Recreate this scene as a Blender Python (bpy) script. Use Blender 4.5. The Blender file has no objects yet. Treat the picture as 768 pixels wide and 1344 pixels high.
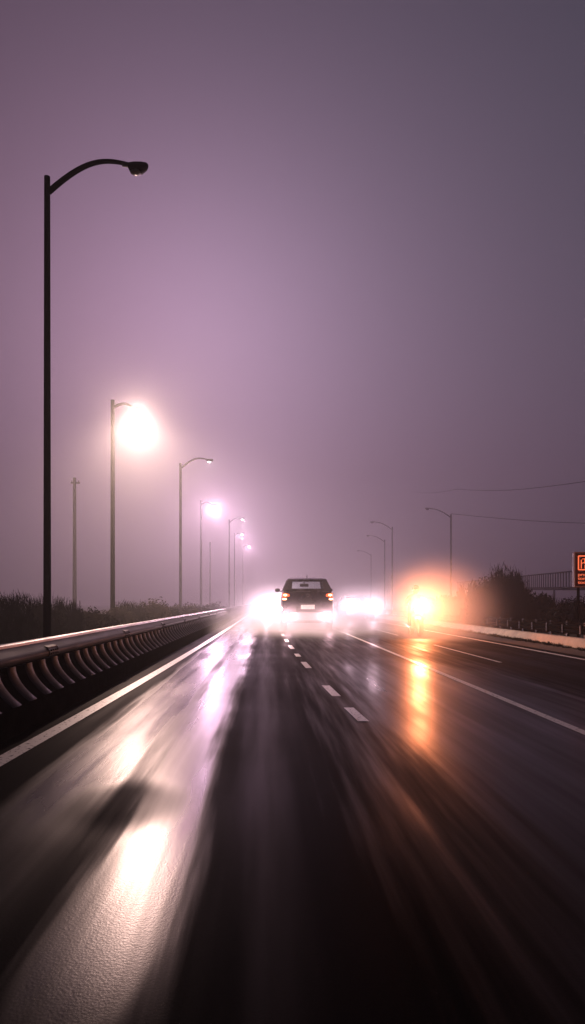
import bpy, bmesh, math, random
from mathutils import Vector, Matrix
random.seed(7)
sc = bpy.context.scene
col = sc.collection
R = math.radians

# ---------------------------------------------------------------- materials
def nt(name):
    m = bpy.data.materials.new(name); m.use_nodes = True
    t = m.node_tree; t.nodes.clear()
    out = t.nodes.new('ShaderNodeOutputMaterial')
    return m, t, out

def pbr(name, color, rough=.5, metal=0., var=.25, scale=8., bump=0., spec=.5, coat=0., stretch=(1, 1, 1), rvar=.15):
    """principled with noise-driven colour, roughness and bump"""
    m, t, out = nt(name); N, L = t.nodes, t.links
    b = N.new('ShaderNodeBsdfPrincipled'); L.new(b.outputs[0], out.inputs['Surface'])
    tc = N.new('ShaderNodeTexCoord'); mp = N.new('ShaderNodeMapping'); mp.inputs['Scale'].default_value = stretch
    L.new(tc.outputs['Object'], mp.inputs[0])
    no = N.new('ShaderNodeTexNoise'); no.inputs['Scale'].default_value = scale; no.inputs['Detail'].default_value = 6
    L.new(mp.outputs[0], no.inputs['Vector'])
    cr = N.new('ShaderNodeValToRGB')
    cr.color_ramp.elements[0].position = .3; cr.color_ramp.elements[1].position = .7
    cr.color_ramp.elements[0].color = [c * (1 - var) for c in color] + [1]
    cr.color_ramp.elements[1].color = [min(1, c * (1 + var)) for c in color] + [1]
    L.new(no.outputs['Fac'], cr.inputs[0]); L.new(cr.outputs[0], b.inputs['Base Color'])
    mr = N.new('ShaderNodeMapRange'); mr.inputs[3].default_value = max(.03, rough - rvar); mr.inputs[4].default_value = min(1, rough + rvar)
    L.new(no.outputs['Fac'], mr.inputs[0]); L.new(mr.outputs[0], b.inputs['Roughness'])
    b.inputs['Metallic'].default_value = metal; b.inputs['Specular IOR Level'].default_value = spec
    b.inputs['Coat Weight'].default_value = coat
    if bump:
        bp = N.new('ShaderNodeBump'); bp.inputs['Strength'].default_value = bump; bp.inputs['Distance'].default_value = .01
        L.new(no.outputs['Fac'], bp.inputs['Height']); L.new(bp.outputs[0], b.inputs['Normal'])
    return m

def emit(name, color, strength, base=(.1, .1, .1)):
    m, t, out = nt(name); N, L = t.nodes, t.links
    b = N.new('ShaderNodeBsdfPrincipled'); L.new(b.outputs[0], out.inputs['Surface'])
    b.inputs['Base Color'].default_value = (*base, 1); b.inputs['Roughness'].default_value = .2
    b.inputs['Emission Color'].default_value = (*color, 1); b.inputs['Emission Strength'].default_value = strength
    return m

def glass(name, tint=(.8, .85, .85), gl=.08):
    m, t, out = nt(name); N, L = t.nodes, t.links
    tr = N.new('ShaderNodeBsdfTransparent'); tr.inputs[0].default_value = (*tint, 1)
    g = N.new('ShaderNodeBsdfGlossy'); g.inputs['Roughness'].default_value = .05
    mx = N.new('ShaderNodeMixShader'); mx.inputs[0].default_value = gl
    L.new(tr.outputs[0], mx.inputs[1]); L.new(g.outputs[0], mx.inputs[2]); L.new(mx.outputs[0], out.inputs['Surface'])
    return m

def volume(name, density, aniso, color=(1, 1, 1)):
    m, t, out = nt(name)
    v = t.nodes.new('ShaderNodeVolumeScatter')
    v.inputs['Color'].default_value = (*color, 1); v.inputs['Density'].default_value = density
    v.inputs['Anisotropy'].default_value = aniso
    t.links.new(v.outputs[0], out.inputs['Volume'])
    return m

def asphalt():
    m, t, out = nt('wet_asphalt'); N, L = t.nodes, t.links
    b = N.new('ShaderNodeBsdfPrincipled'); L.new(b.outputs[0], out.inputs['Surface'])
    geo = N.new('ShaderNodeNewGeometry'); pos = geo.outputs['Position']
    def noise(scale, stretch, detail=4, off=(0, 0, 0)):
        mp = N.new('ShaderNodeMapping'); mp.inputs['Scale'].default_value = stretch; mp.inputs['Location'].default_value = off
        L.new(pos, mp.inputs[0])
        n = N.new('ShaderNodeTexNoise'); n.inputs['Scale'].default_value = scale; n.inputs['Detail'].default_value = detail
        L.new(mp.outputs[0], n.inputs['Vector']); return n.outputs['Fac']
    def rng(v, a, b_, c, d):
        r = N.new('ShaderNodeMapRange'); r.inputs[1].default_value = a; r.inputs[2].default_value = b_
        r.inputs[3].default_value = c; r.inputs[4].default_value = d; r.interpolation_type = 'SMOOTHSTEP'
        L.new(v, r.inputs[0]); return r.outputs[0]
    def mth(op, a, b_=None):
        n = N.new('ShaderNodeMath'); n.operation = op
        for i, v in enumerate((a, b_)):
            if v is None: continue
            if isinstance(v, (int, float)): n.inputs[i].default_value = v
            else: L.new(v, n.inputs[i])
        return n.outputs[0]
    sp = N.new('ShaderNodeSeparateXYZ'); L.new(pos, sp.inputs[0])
    streak = noise(1., (1.5, .05, 1), 5)              # long wet tracks running with the traffic
    fine = noise(1., (9., .35, 1), 4)
    patch = noise(.45, (1, .6, 1), 3, (3.1, 1.7, 0))
    grit = noise(140, (1, .55, 1), 2)                 # aggregate
    stone = N.new('ShaderNodeTexVoronoi'); stone.inputs['Scale'].default_value = 95
    mpv = N.new('ShaderNodeMapping'); L.new(pos, mpv.inputs[0]); L.new(mpv.outputs[0], stone.inputs['Vector'])
    # worn drier ridge between the wheel tracks, and one dry patch in the near lane
    dx = mth('DIVIDE', mth('ADD', sp.outputs[0], .88), .42)
    dy = mth('DIVIDE', mth('SUBTRACT', sp.outputs[1], 4.1), .5)
    dd = mth('SQRT', mth('ADD', mth('MULTIPLY', dx, dx), mth('MULTIPLY', dy, dy)))
    dry = rng(mth('ADD', dd, mth('MULTIPLY', mth('SUBTRACT', patch, .5), 1.2)), .35, 1.3, 1., 0.)
    wet = mth('ADD', mth('MULTIPLY', streak, .72), mth('MULTIPLY', fine, .28))
    def band(c0, hw, amp):
        d_ = mth('ABSOLUTE', mth('SUBTRACT', mth('ADD', sp.outputs[0], mth('MULTIPLY', mth('SUBTRACT', patch, .5), .22)), c0))
        return rng(mth('ADD', d_, mth('MULTIPLY', mth('SUBTRACT', fine, .5), hw * .55)), 0., hw, amp, 0.)
    tracks = mth('ADD', mth('ADD', mth('ADD', mth('MULTIPLY', mth('ADD', band(-1.28, .38, 1.5), band(-.92, .62, .3)), rng(sp.outputs[1], 3.2, 5.4, .06, 1.)), mth('MULTIPLY', band(-.60, .29, 1.5), mth('MULTIPLY', rng(sp.outputs[1], 1.8, 2.5, .1, 1.), rng(sp.outputs[1], 2.8, 5., 1.5, .6)))), band(.02, .18, .02)), mth('ADD', mth('MULTIPLY', band(2.45, 2.05, 1.4), rng(sp.outputs[1], 9, 16, 1., .3)), band(5.0, 2.2, .2)))
    rough = mth('ADD', rng(wet, .38, .62, .16, .30), rng(tracks, 0., .6, .24, 0.))
    rough = mth('ADD', rough, rng(sp.outputs[1], 2.8, 4.3, .09, 0.))
    rough = mth('ADD', rough, rng(sp.outputs[0], .2, 1.4, 0., .15))
    rough = mth('ADD', rough, mth('MULTIPLY', dry, .18))
    rough = mth('ADD', rough, rng(patch, .35, .7, -.05, .07))
    L.new(rough, b.inputs['Roughness'])
    spec = mth('MULTIPLY', rng(wet, .34, .66, 1., .5), mth('ADD', mth('MULTIPLY', tracks, .26), .004))
    spec = mth('MULTIPLY', spec, rng(dry, 0, 1, 1, .35))
    L.new(spec, b.inputs['Specular IOR Level'])
    cr = N.new('ShaderNodeValToRGB')
    cr.color_ramp.elements[0].position = .36; cr.color_ramp.elements[0].color = (.0035, .0033, .0035, 1)
    cr.color_ramp.elements[1].position = .66; cr.color_ramp.elements[1].color = (.011, .0105, .011, 1)
    L.new(wet, cr.inputs[0])
    mx = N.new('ShaderNodeMix'); mx.data_type = 'RGBA'; mx.blend_type = 'MULTIPLY'; mx.inputs[0].default_value = .6
    L.new(cr.outputs[0], mx.inputs[6])
    gr = N.new('ShaderNodeValToRGB'); gr.color_ramp.elements[0].color = (.45, .45, .45, 1); gr.color_ramp.elements[1].color = (1.6, 1.6, 1.6, 1)
    L.new(grit, gr.inputs[0]); L.new(gr.outputs[0], mx.inputs[7])
    L.new(mx.outputs[2], b.inputs['Base Color'])
    h = mth('ADD', mth('MULTIPLY', grit, .5), mth('MULTIPLY', stone.outputs['Distance'], .5))
    bp = N.new('ShaderNodeBump'); bp.inputs['Strength'].default_value = .08; bp.inputs['Distance'].default_value = .006
    L.new(h, bp.inputs['Height'])
    bp2 = N.new('ShaderNodeBump'); bp2.inputs['Strength'].default_value = .05; bp2.inputs['Distance'].default_value = .02
    L.new(fine, bp2.inputs['Height']); L.new(bp.outputs[0], bp2.inputs['Normal'])
    L.new(bp2.outputs[0], b.inputs['Normal'])
    return m

def paint():
    m, t, out = nt('worn_road_paint'); N, L = t.nodes, t.links
    b = N.new('ShaderNodeBsdfPrincipled'); tr = N.new('ShaderNodeBsdfTransparent'); mx = N.new('ShaderNodeMixShader')
    geo = N.new('ShaderNodeNewGeometry')
    n = N.new('ShaderNodeTexNoise'); n.inputs['Scale'].default_value = 26; n.inputs['Detail'].default_value = 8
    L.new(geo.outputs['Position'], n.inputs['Vector'])
    r = N.new('ShaderNodeMapRange'); r.inputs[1].default_value = .30; r.inputs[2].default_value = .42
    L.new(n.outputs['Fac'], r.inputs[0]); L.new(r.outputs[0], mx.inputs[0])
    n2 = N.new('ShaderNodeTexNoise'); n2.inputs['Scale'].default_value = 3; L.new(geo.outputs['Position'], n2.inputs['Vector'])
    cr = N.new('ShaderNodeValToRGB'); cr.color_ramp.elements[0].color = (.74, .70, .69, 1); cr.color_ramp.elements[1].color = (.88, .85, .83, 1)
    L.new(n2.outputs['Fac'], cr.inputs[0]); L.new(cr.outputs[0], b.inputs['Base Color'])
    b.inputs['Roughness'].default_value = .32; b.inputs['Specular IOR Level'].default_value = .8
    L.new(tr.outputs[0], mx.inputs[1]); L.new(b.outputs[0], mx.inputs[2]); L.new(mx.outputs[0], out.inputs['Surface'])
    return m

M = dict(
    asphalt=asphalt(), paint=paint(),
    ground=pbr('damp_earth', (.022, .020, .017), .9, var=.5, scale=1.2, bump=.6),
    verge=pbr('verge_gravel', (.030, .025, .022), .85, var=.6, scale=22, bump=1.),
    lip=pbr('highlight_steel', (.09, .086, .086), .45, .4, .35, 10, .1, stretch=(1, .2, 1)),  # lighter than the rail steel: the rim highlight is put into its colour
    steel=pbr('galvanised_steel', (.020, .0195, .021), .6, 0., .4, 14, .15, spec=.07, stretch=(1, .15, 1)),
    darksteel=pbr('grimy_steel', (.007, .0066, .007), .8, 0, .4, 9, .3, spec=0.),
    rib=pbr('rib_steel', (.010, .0095, .010), .65, 0, .3, 16, .2),
    pole=pbr('pole_steel', (.003, .0028, .003), .6, 0, .3, 6, spec=0.),
    head=pbr('lamp_housing', (.010, .0098, .010), .55, 0, .2, 20, spec=.2),
    wood=pbr('weathered_wood', (.006, .0045, .004), .9, 0, .4, 6, .5, spec=0., stretch=(6, 6, .5)),
    concrete=pbr('stained_concrete', (.36, .31, .26), .8, 0, .22, 2.6, .3),
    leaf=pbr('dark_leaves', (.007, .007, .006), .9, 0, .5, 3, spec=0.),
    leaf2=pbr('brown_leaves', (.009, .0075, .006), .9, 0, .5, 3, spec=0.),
    bark=pbr('bark', (.035, .028, .022), .9, 0, .4, 12, .5),
    weed=pbr('weed', (.020, .020, .013), .9, 0, .5, 12),
    car=pbr('dark_car_paint', (.016, .014, .016), .28, .2, .15, 3, coat=.6, rvar=.05),
    car2=pbr('grey_car_paint', (.10, .10, .105), .3, .3, .15, 3, coat=.6, rvar=.05),
    car3=pbr('blue_car_paint', (.03, .035, .06), .3, .3, .15, 3, coat=.6, rvar=.05),
    silver=pbr('silver_trim', (.45, .44, .44), .4, .3, .15, 9),
    black=pbr('black_plastic', (.014, .014, .014), .5, 0, .2, 20),
    rubber=pbr('tyre_rubber', (.014, .014, .014), .8, 0, .3, 30, .3),
    rim=pbr('alloy', (.35, .35, .36), .35, .9, .1, 9),
    plate=pbr('plate_white', (.75, .72, .62), .4, 0, .06, 14),
    chrome=pbr('chrome', (.6, .6, .6), .15, 1, .1, 9, rvar=.05),
    leather=pbr('black_leather', (.018, .016, .016), .5, 0, .3, 18, .3),
    helmet=pbr('helmet_gloss', (.02, .02, .022), .2, 0, .1, 5, coat=.8, rvar=.05),
    glass=glass('window_glass'), darkglass=glass('tinted_glass', (.25, .25, .27), .15),
    cable=pbr('cable', (.02, .02, .02), .7, 0, .2, 9),
    lamp_off=pbr('unlit_lens', (.25, .25, .26), .15, 0, .1, 20),
    lens_white=emit('lit_lens_white', (1, .86, .86), 120),
    lens_small=emit('lit_lens_small', (1, .9, .93), 14),
    lens_orange=emit('lit_lens_orange', (1, .62, .36), 160),
    tail=emit('tail_lens', (1, .16, .05), 1.6, (.3, .02, .01)),
    tail_hot=emit('tail_bulb', (1, .55, .28), 7, (.4, .1, .05)),
    led=emit('led_orange_red', (1, .16, .06), 1.25, (.2, .02, .01)),
    led_small=emit('led_orange_red_small', (1, .17, .07), .75, (.2, .02, .01)),
    panel=emit('led_panel', (.5, .03, .015), .045, (.02, .006, .005)),
    signframe=pbr('sign_frame', (.035, .022, .024), .5, .3, .2, 14),
)

# ---------------------------------------------------------------- mesh helpers
def link(name, bm, mat, parent=None, smooth=False, bevel=0., loc=None):
    me = bpy.data.meshes.new(name); bm.normal_update(); bm.to_mesh(me); bm.free()
    o = bpy.data.objects.new(name, me); col.objects.link(o)
    me.materials.append(M[mat] if isinstance(mat, str) else mat)
    if smooth:
        for p in me.polygons: p.use_smooth = True
        me.set_sharp_from_angle(angle=R(38))
    if bevel:
        bv = o.modifiers.new('bevel', 'BEVEL'); bv.width = bevel; bv.segments = 2; bv.limit_method = 'ANGLE'; bv.angle_limit = R(40)
    if parent: o.parent = parent
    if loc: o.location = loc
    return o

def tag(o, label=None, cat=None, group=None, kind=None):
    if label: o['label'] = label
    if cat: o['category'] = cat
    if group: o['group'] = group
    if kind: o['kind'] = kind
    return o

def empty(name, loc=(0, 0, 0), rz=0.):
    o = bpy.data.objects.new(name, None); col.objects.link(o)
    o.location = loc; o.rotation_euler = (0, 0, rz); o.empty_display_size = .3
    return o

def box(bm, c, s, rot=None):
    mt = Matrix.Translation(c) @ (rot.to_4x4() if rot else Matrix()) @ Matrix.Diagonal((*s, 1))
    return bmesh.ops.create_cube(bm, size=1, matrix=mt)['verts']

def tube(bm, pts, radii, seg=10, caps=True, flat=(1, 1)):
    pts = [Vector(p) for p in pts]
    if isinstance(radii, (int, float)): radii = [radii] * len(pts)
    rings = []; prev = None
    for i, p in enumerate(pts):
        d = (pts[min(i + 1, len(pts) - 1)] - pts[max(i - 1, 0)]).normalized()
        if prev is None:
            u = d.orthogonal().normalized()
        else:
            u = (prev - d * prev.dot(d)).normalized()
        prev = u; w = d.cross(u)
        rings.append([bm.verts.new(p + (u * math.cos(2 * math.pi * k / seg) * flat[0] + w * math.sin(2 * math.pi * k / seg) * flat[1]) * radii[i]) for k in range(seg)])
    for a, b in zip(rings, rings[1:]):
        for k in range(seg):
            bm.faces.new((a[k], a[(k + 1) % seg], b[(k + 1) % seg], b[k]))
    if caps:
        bm.faces.new(rings[0][::-1]); bm.faces.new(rings[-1])

def loft(bm, secs, closed=True, caps=True):
    rs = [[bm.verts.new(p) for p in s] for s in secs]
    n = len(rs[0])
    for a, b in zip(rs, rs[1:]):
        for k in range(n if closed else n - 1):
            bm.faces.new((a[k], a[(k + 1) % n], b[(k + 1) % n], b[k]))
    if caps and closed:
        bm.faces.new(rs[0][::-1]); bm.faces.new(rs[-1])
    bmesh.ops.recalc_face_normals(bm, faces=bm.faces)

def ring_disc(bm, c, axis, r0, r1, h, seg=28):
    """lathe ring of outer radius r1, inner r0, width h, round the x axis"""
    prof = [(r0, -h / 2), (r1 * .94, -h / 2), (r1, -h / 4), (r1, h / 4), (r1 * .94, h / 2), (r0, h / 2)]
    rows = []
    for k in range(seg):
        a = 2 * math.pi * k / seg
        rows.append([bm.verts.new((c[0] + x, c[1] + r * math.cos(a), c[2] + r * math.sin(a))) for r, x in prof])
    n = len(prof)
    for k in range(seg):
        a, b = rows[k], rows[(k + 1) % seg]
        for j in range(n):
            bm.faces.new((a[j], a[(j + 1) % n], b[(j + 1) % n], b[j]))
    bmesh.ops.recalc_face_normals(bm, faces=bm.faces)

def copy_thing(root, loc, rz=0., scale=None, label=None):
    def rec(o, parent):
        c = o.copy(); col.objects.link(c)
        if parent: c.parent = parent
        for ch in [x for x in bpy.data.objects if x.parent == o]: rec(ch, c)
        return c
    r = rec(root, None); r.location = loc; r.rotation_euler = (0, 0, rz)
    if scale: r.scale = scale
    if label: r['label'] = label
    return r

# ---------------------------------------------------------------- camera: 1.2 m above the road, 24 mm, vertical shift
EYE, F, VX, HY = 1.2, 900., 352., 789.      # focal length in px of the 768x1344 frame, vanishing point
cam = bpy.data.cameras.new('camera'); co = bpy.data.objects.new('camera', cam); col.objects.link(co)
cam.sensor_fit = 'AUTO'; cam.sensor_width = 36; cam.lens = 36 * F / 1344
cam.shift_x = (384 - VX) / 1344; cam.shift_y = (HY - 672) / 1344
co.location = (0, 0, EYE); co.rotation_euler = (R(90), 0, 0)
cam.clip_start = .05; cam.clip_end = 2000
sc.camera = co
def at(px, d, z=0.): return ((px - VX) / F * d, d, z)       # where a thing seen at column px stands at distance d
def zz(py, d): return EYE + (HY - py) * d / F

# ---------------------------------------------------------------- ground, road, markings
bm = bmesh.new(); bmesh.ops.create_grid(bm, x_segments=2, y_segments=2, size=600)
tag(link('ground', bm, 'ground', loc=(0, 500, -.03)), kind='structure')
def strip(name, x0, x1, y0, y1, z, mat, n=60):
    bm = bmesh.new(); f0 = x0 if callable(x0) else (lambda y: x0); f1 = x1 if callable(x1) else (lambda y: x1)
    a = b = None
    for i in range(n + 1):
        y = y0 + (y1 - y0) * (i / n) ** 2
        p, q = bm.verts.new((f0(y), y, z)), bm.verts.new((f1(y), y, z))
        if a: bm.faces.new((a, b, q, p))
        a, b = p, q
    return tag(link(name, bm, mat), kind='structure')
strip('road', -2.28, 6.85, -12, 420, 0, 'asphalt')
strip('verge', 6.85, 7.86, -12, 420, -.004, 'verge')
strip('verge', -2.75, -2.28, -12, 420, -.004, 'verge')
ex = lambda y, a, b, k: a + b * math.exp(-(max(y, 2.) - 5) / k)
left = lambda y: ex(y, -1.72, -.29, 10)
dash = lambda y: ex(y, .44, .62, 9.5)
strip('edge_line', lambda y: left(y) - .075, lambda y: left(y) + .075, -10, 300, .004, 'paint')
strip('lane_line', 2.83, 2.93, -10, 300, .004, 'paint')
strip('edge_line', 6.42, 6.54, -10, 300, .004, 'paint')
for y0, y1 in ((6.84, 7.71), (8.64, 9.73), (12.27, 13.5), (14.8, 15.6), (17.2, 18.6), (20.2, 21.6), (23.6, 25.), (27.5, 29), (31.5, 33), (36, 37.5), (41, 42.6), (46, 47.6), (52, 53.6)):
    strip('lane_dash', lambda y: dash(y) - .055, lambda y: dash(y) + .055, y0, y1, .004, 'paint', 3)
for y0, y1 in ((13.4, 18.8), (24, 29), (36, 41), (48, 53)):
    strip('lane_dash', 4.51, 4.58, y0, y1, .004, 'paint', 3)

# ---------------------------------------------------------------- left safety barrier
def sweep(bm, prof, ys, closed=True):
    loft(bm, [[(x, y, z) for x, z in prof] for y in ys], closed)
GX = -2.45
ys = [1.0 + (149) * (i / 60) ** 1.6 for i in range(61)]
g = empty('crash_barrier', (0, 0, 0))
tag(g, 'long steel barrier with bright top rail and curved ribs beside the left lane', 'barrier')
bm = bmesh.new()
sweep(bm, [(GX - .10, .70), (GX - .10, .752), (GX - .012, .750), (GX + .0, .735),
           (GX + .015, .715), (GX + .05, .69), (GX + .075, .66), (GX + .08, .635), (GX + .065, .605), (GX + .02, .585), (GX - .03, .58), (GX - .04, .60), (GX + .0, .63), (GX - .01, .66), (GX - .06, .69)], ys)
link('top_rail', bm, 'steel', g, True)
bm = bmesh.new(); sweep(bm, [(GX - .10, .753), (GX - .10, .775), (GX - .085, .788), (GX - .035, .788), (GX - .018, .778), (GX - .014, .753)], ys); link('top_lip', bm, 'lip', g, True)
pm = None
for i in range(14):      # overlapped joints with bolts
    if pm is None:
        bm = bmesh.new(); loft(bm, [[(GX + x, y, z) for x, z in ((.02, .715), (.055, .695), (.082, .66), (.087, .635), (.07, .60), (.06, .60), (.06, .70))] for y in (-.16, .16)])
        for yy in (-.11, -.04, .04, .11):
            for z in (.665, .63): tube(bm, [(GX + .075, yy, z), (GX + .096, yy, z)], .011, 6)
        o = link('joint_plate', bm, 'steel', g); pm = o.data
    else: o = bpy.data.objects.new('joint_plate', pm); col.objects.link(o); o.parent = g
    o.location = (0, 3.6 + 4.0 * i, 0)
def concave(t):      # t 0 (top) .. 1 (foot of the ribs)
    return GX - .02 + .21 * t ** 1.9, .56 - .31 * t
bm = bmesh.new()
pr = [concave(i / 8) for i in range(9)] + [(GX + .2, .12), (GX + .2, 0.), (GX - .14, 0.), (GX - .14, .56)]
sweep(bm, pr, ys); link('lower_panel', bm, 'darksteel', g, True)
ribmesh = None
for i in range(100):
    y = 3.1 + .44 * i
    if ribmesh is None:
        bm = bmesh.new()
        secs = []
        for k in range(9):
            x, z = concave(k / 8)
            secs.append([(x - .01, -.12, z), (x + .013, -.08, z + .004), (x + .022, .0, z + .006), (x + .013, .08, z + .004), (x - .01, .12, z)])
        loft(bm, secs)
        o = link('rib', bm, 'rib', g, True); ribmesh = o.data
    else:
        o = bpy.data.objects.new('rib', ribmesh); col.objects.link(o); o.parent = g
    o.location = (0, y + random.uniform(-.03, .03), 0)
bm = bmesh.new(); box(bm, (GX - .20, 0, .36), (.10, .12, .76)); box(bm, (GX - .12, 0, .67), (.06, .10, .14))
pm = None
for i in range(45):
    if pm is None: o = link('post', bm, 'darksteel', g, bevel=.008); pm = o.data
    else: o = bpy.data.objects.new('post', pm); col.objects.link(o); o.parent = g
    o.location = (0, 2.2 + 2.0 * i, 0)

# ---------------------------------------------------------------- right: concrete kerb wall, guardrail behind, weeds
ysr = [-8 + 168 * (i / 50) for i in range(51)]
bm = bmesh.new()
sweep(bm, [(7.86, -.03), (7.87, .08), (7.93, .22), (7.96, .245), (8.16, .245), (8.20, .22), (8.22, -.03)], ysr)
o = link('concrete_wall', bm, 'concrete', smooth=True); tag(o, 'low pale concrete wall running along the right road edge', 'wall')
g = empty('guardrail', (0, 0, 0)); tag(g, 'dark guardrail with pale posts behind the low concrete wall', 'guardrail')
bm = bmesh.new(); X = 8.72
sweep(bm, [(X, .27), (X - .04, .29), (X - .06, .34), (X - .02, .39), (X - .06, .44), (X - .05, .49), (X, .51), (X + .02, .5), (X + .02, .28)], ysr)
link('rail', bm, 'darksteel', g, True)
bm = bmesh.new(); sweep(bm, [(X + .0, .53), (X + .05, .53), (X + .05, .57), (X + .0, .57)], ysr); link('rail', bm, 'darksteel', g)
pm = None
for i in range(60):
    if pm is None:
        bm = bmesh.new(); box(bm, (X - .085, 0, .40), (.04, .05, .24)); box(bm, (X + .06, 0, .29), (.07, .10, .62))
        o = link('post', bm, 'rib', g, bevel=.005); pm = o.data
    else: o = bpy.data.objects.new('post', pm); col.objects.link(o); o.parent = g
    o.location = (0, 13.2 + 1.15 * i, 0)

def weed_mesh(n=70, r=.14, h=.10):
    bm = bmesh.new()
    for _ in range(n):
        a = random.uniform(0, 6.28); d = r * random.random() ** .7
        p = Vector((d * math.cos(a) * .8, d * math.sin(a) * 1.2, 0)); hh = h * random.uniform(.4, 1.1) * (1 - .5 * d / r)
        q = p + Vector((random.uniform(-.05, .05), random.uniform(-.05, .05), hh)); w = Vector((random.uniform(-1, 1), random.uniform(-1, 1), 0)).normalized() * .012
        bm.faces.new([bm.verts.new(v) for v in (p - w, p + w, q + w * .5, q - w * .5)])
    return bm
wm = [None, None, None]
for i in range(44):
    k = i % 3
    if wm[k] is None: o = link('weed_clump', weed_mesh(), 'weed'); wm[k] = o.data
    else: o = bpy.data.objects.new('weed_clump', wm[k]); col.objects.link(o)
    o.location = (7.72 + random.uniform(-.04, .04), 13.6 + .52 * i + random.uniform(-.08, .08), -.004); o.rotation_euler.z = random.uniform(0, 6.28)
    s = random.uniform(.75, 1.25); o.scale = (s, s, s * random.uniform(.8, 1.2))
    tag(o, 'small dark weed clump at the foot of the low concrete wall', 'weed', 'weed clumps along the concrete wall')

# ---------------------------------------------------------------- street lamps
def point(name, parent, loc, color, power, radius=.12):
    l = bpy.data.lights.new(name, 'POINT'); l.color = color; l.energy = power; l.shadow_soft_size = radius
    o = bpy.data.objects.new(name, l); col.objects.link(o); o.parent = parent; o.location = loc
    return o
def spot(name, parent, loc, color, power, deg=165, radius=.09, tilt=-2):
    l = bpy.data.lights.new(name, 'SPOT'); l.color = color; l.energy = power; l.shadow_soft_size = radius
    l.spot_size = R(deg); l.spot_blend = 1.
    o = bpy.data.objects.new(name, l); col.objects.link(o); o.parent = parent; o.location = loc
    o.rotation_euler = (R(90 + tilt), 0, 0)      # spot looks along its own -Z: here local +Y, a little down
    return o
def lamp(name, base, label, group, arms, lens, H=9.0, light=None, r0=.085):
    """arms: list of (reach, droop) ; positive reach = +x"""
    t = empty(name, base); tag(t, label, 'street lamp', group)
    bm = bmesh.new()
    tube(bm, [(0, 0, 0), (0, 0, 1.5), (0, 0, H * .5), (0, 0, H)], [r0 * 1.12, r0 * 1.06, r0 * .96, r0 * .84], 14)
    link('pole', bm, 'pole', t, True)
    bm = bmesh.new(); box(bm, (0, 0, .03), (.34, .34, .06)); tube(bm, [(0, 0, .06), (0, 0, .32)], [r0 * 1.6, r0 * 1.35], 12)
    link('base', bm, 'pole', t, bevel=.01)
    for reach, rise, hz in arms:
        s = 1 if reach > 0 else -1; q = abs(reach)
        bm = bmesh.new()
        P0, P1, P2, P3 = Vector((.03 * s, 0, H - .28)), Vector((.42 * q * s, 0, H + rise)), Vector((.6 * q * s, 0, H + rise)), Vector((q * .88 * s, 0, hz + .05))
        pts = []
        for k in range(15):
            u = k / 14; v = 1 - u
            pts.append(P0 * v ** 3 + P1 * 3 * u * v * v + P2 * 3 * u * u * v + P3 * u ** 3)
        tube(bm, pts, [.054 - .02 * k / 14 for k in range(15)], 10)
        arm = link('arm', bm, 'pole', t, True)
        # cobra head: flattened, flared body
        bm = bmesh.new(); L0 = q * .80; secs = []
        for u, w, hgt, dz in ((0, .045, .05, .0), (.10, .06, .065, -.005), (.15, .10, .17, -.055), (.22, .125, .21, -.07), (.36, .12, .20, -.065), (.45, .08, .12, -.035), (.48, .03, .05, -.02)):
            ring = []
            for k in range(12):
                a = 2 * math.pi * k / 12
                ring.append(((L0 + u) * s, w * math.cos(a), hz + .05 + dz + hgt * .5 * math.sin(a)))
            secs.append(ring)
        loft(bm, secs); head = link('lamp_head', bm, 'head', t, True)
        bm = bmesh.new(); secs = []
        for rr, dz in ((.105, .02), (.10, .0), (.075, -.018), (.03, -.028)):
            secs.append([((L0 + .26) * s + rr * 1.1 * math.cos(2 * math.pi * k / 12), rr * .9 * math.sin(2 * math.pi * k / 12), hz - .10 + dz) for k in range(12)])
        loft(bm, secs); link('lens', bm, lens, head, True)
    if light:
        reach, rise, hz = arms[0]
        pos = (reach * .80 + .26, 0, hz - .30)
        point('lamp_light', t, pos, *light[:3])
        if len(light) > 3:      # most of the light leaves the lantern downwards
            sp_ = spot('lamp_beam', t, (pos[0], 0, pos[2] - .05), light[0], light[3], 172, .16); sp_.rotation_euler = (0, 0, 0)
    return t

WARM, PINK = (1., .66, .53), (1., .60, .86)
GL = 'street lamps in a row behind the left barrier'
LONG, SHORT = [(1.72, .34, 9.17)], [(1.0, .02, 8.5)]
lamp('street_lamp', at(62, 12.6), 'tall unlit street lamp with curved arm, nearest at the left', GL, LONG, 'lamp_off', r0=.064)
lamp('street_lamp', at(148, 26.6), 'street lamp blazing widest and brightest beside the barrier', GL, [(.88, -.1, 8.68)], 'lens_white', light=(WARM, 2600, .15, 12500))
lamp('street_lamp', at(237, 38.8), 'slim street lamp with curved arm and a tiny bright lens', GL, LONG, 'lens_small', r0=.08, light=((1, .85, .9), 60, .06))
lamp('street_lamp', at(264, 53.2), 'street lamp with second brightest pinkish white glow', GL, [(.98, -.05, 8.6)], 'lens_white', light=(PINK, 3200, .14))
lamp('street_lamp', at(301, 65.6), 'fogged street lamp with curved arm and faint small light', GL, [(1.25, .2, 9.1)], 'lens_small', r0=.075, light=((1, .85, .95), 260, .08))
lamp('street_lamp', at(308, 78.9), 'distant glowing street lamp, second from the far end of the row', GL, [(.75, .05, 8.95)], 'lens_white', r0=.075, light=(PINK, 1300, .12))
lamp('street_lamp', at(319, 96.0), 'farthest glowing street lamp near the vanishing road', GL, [(.75, .05, 8.95)], 'lens_white', r0=.075, light=(PINK, 1500, .12))
GR = 'unlit single arm street lamps on the right'
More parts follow.
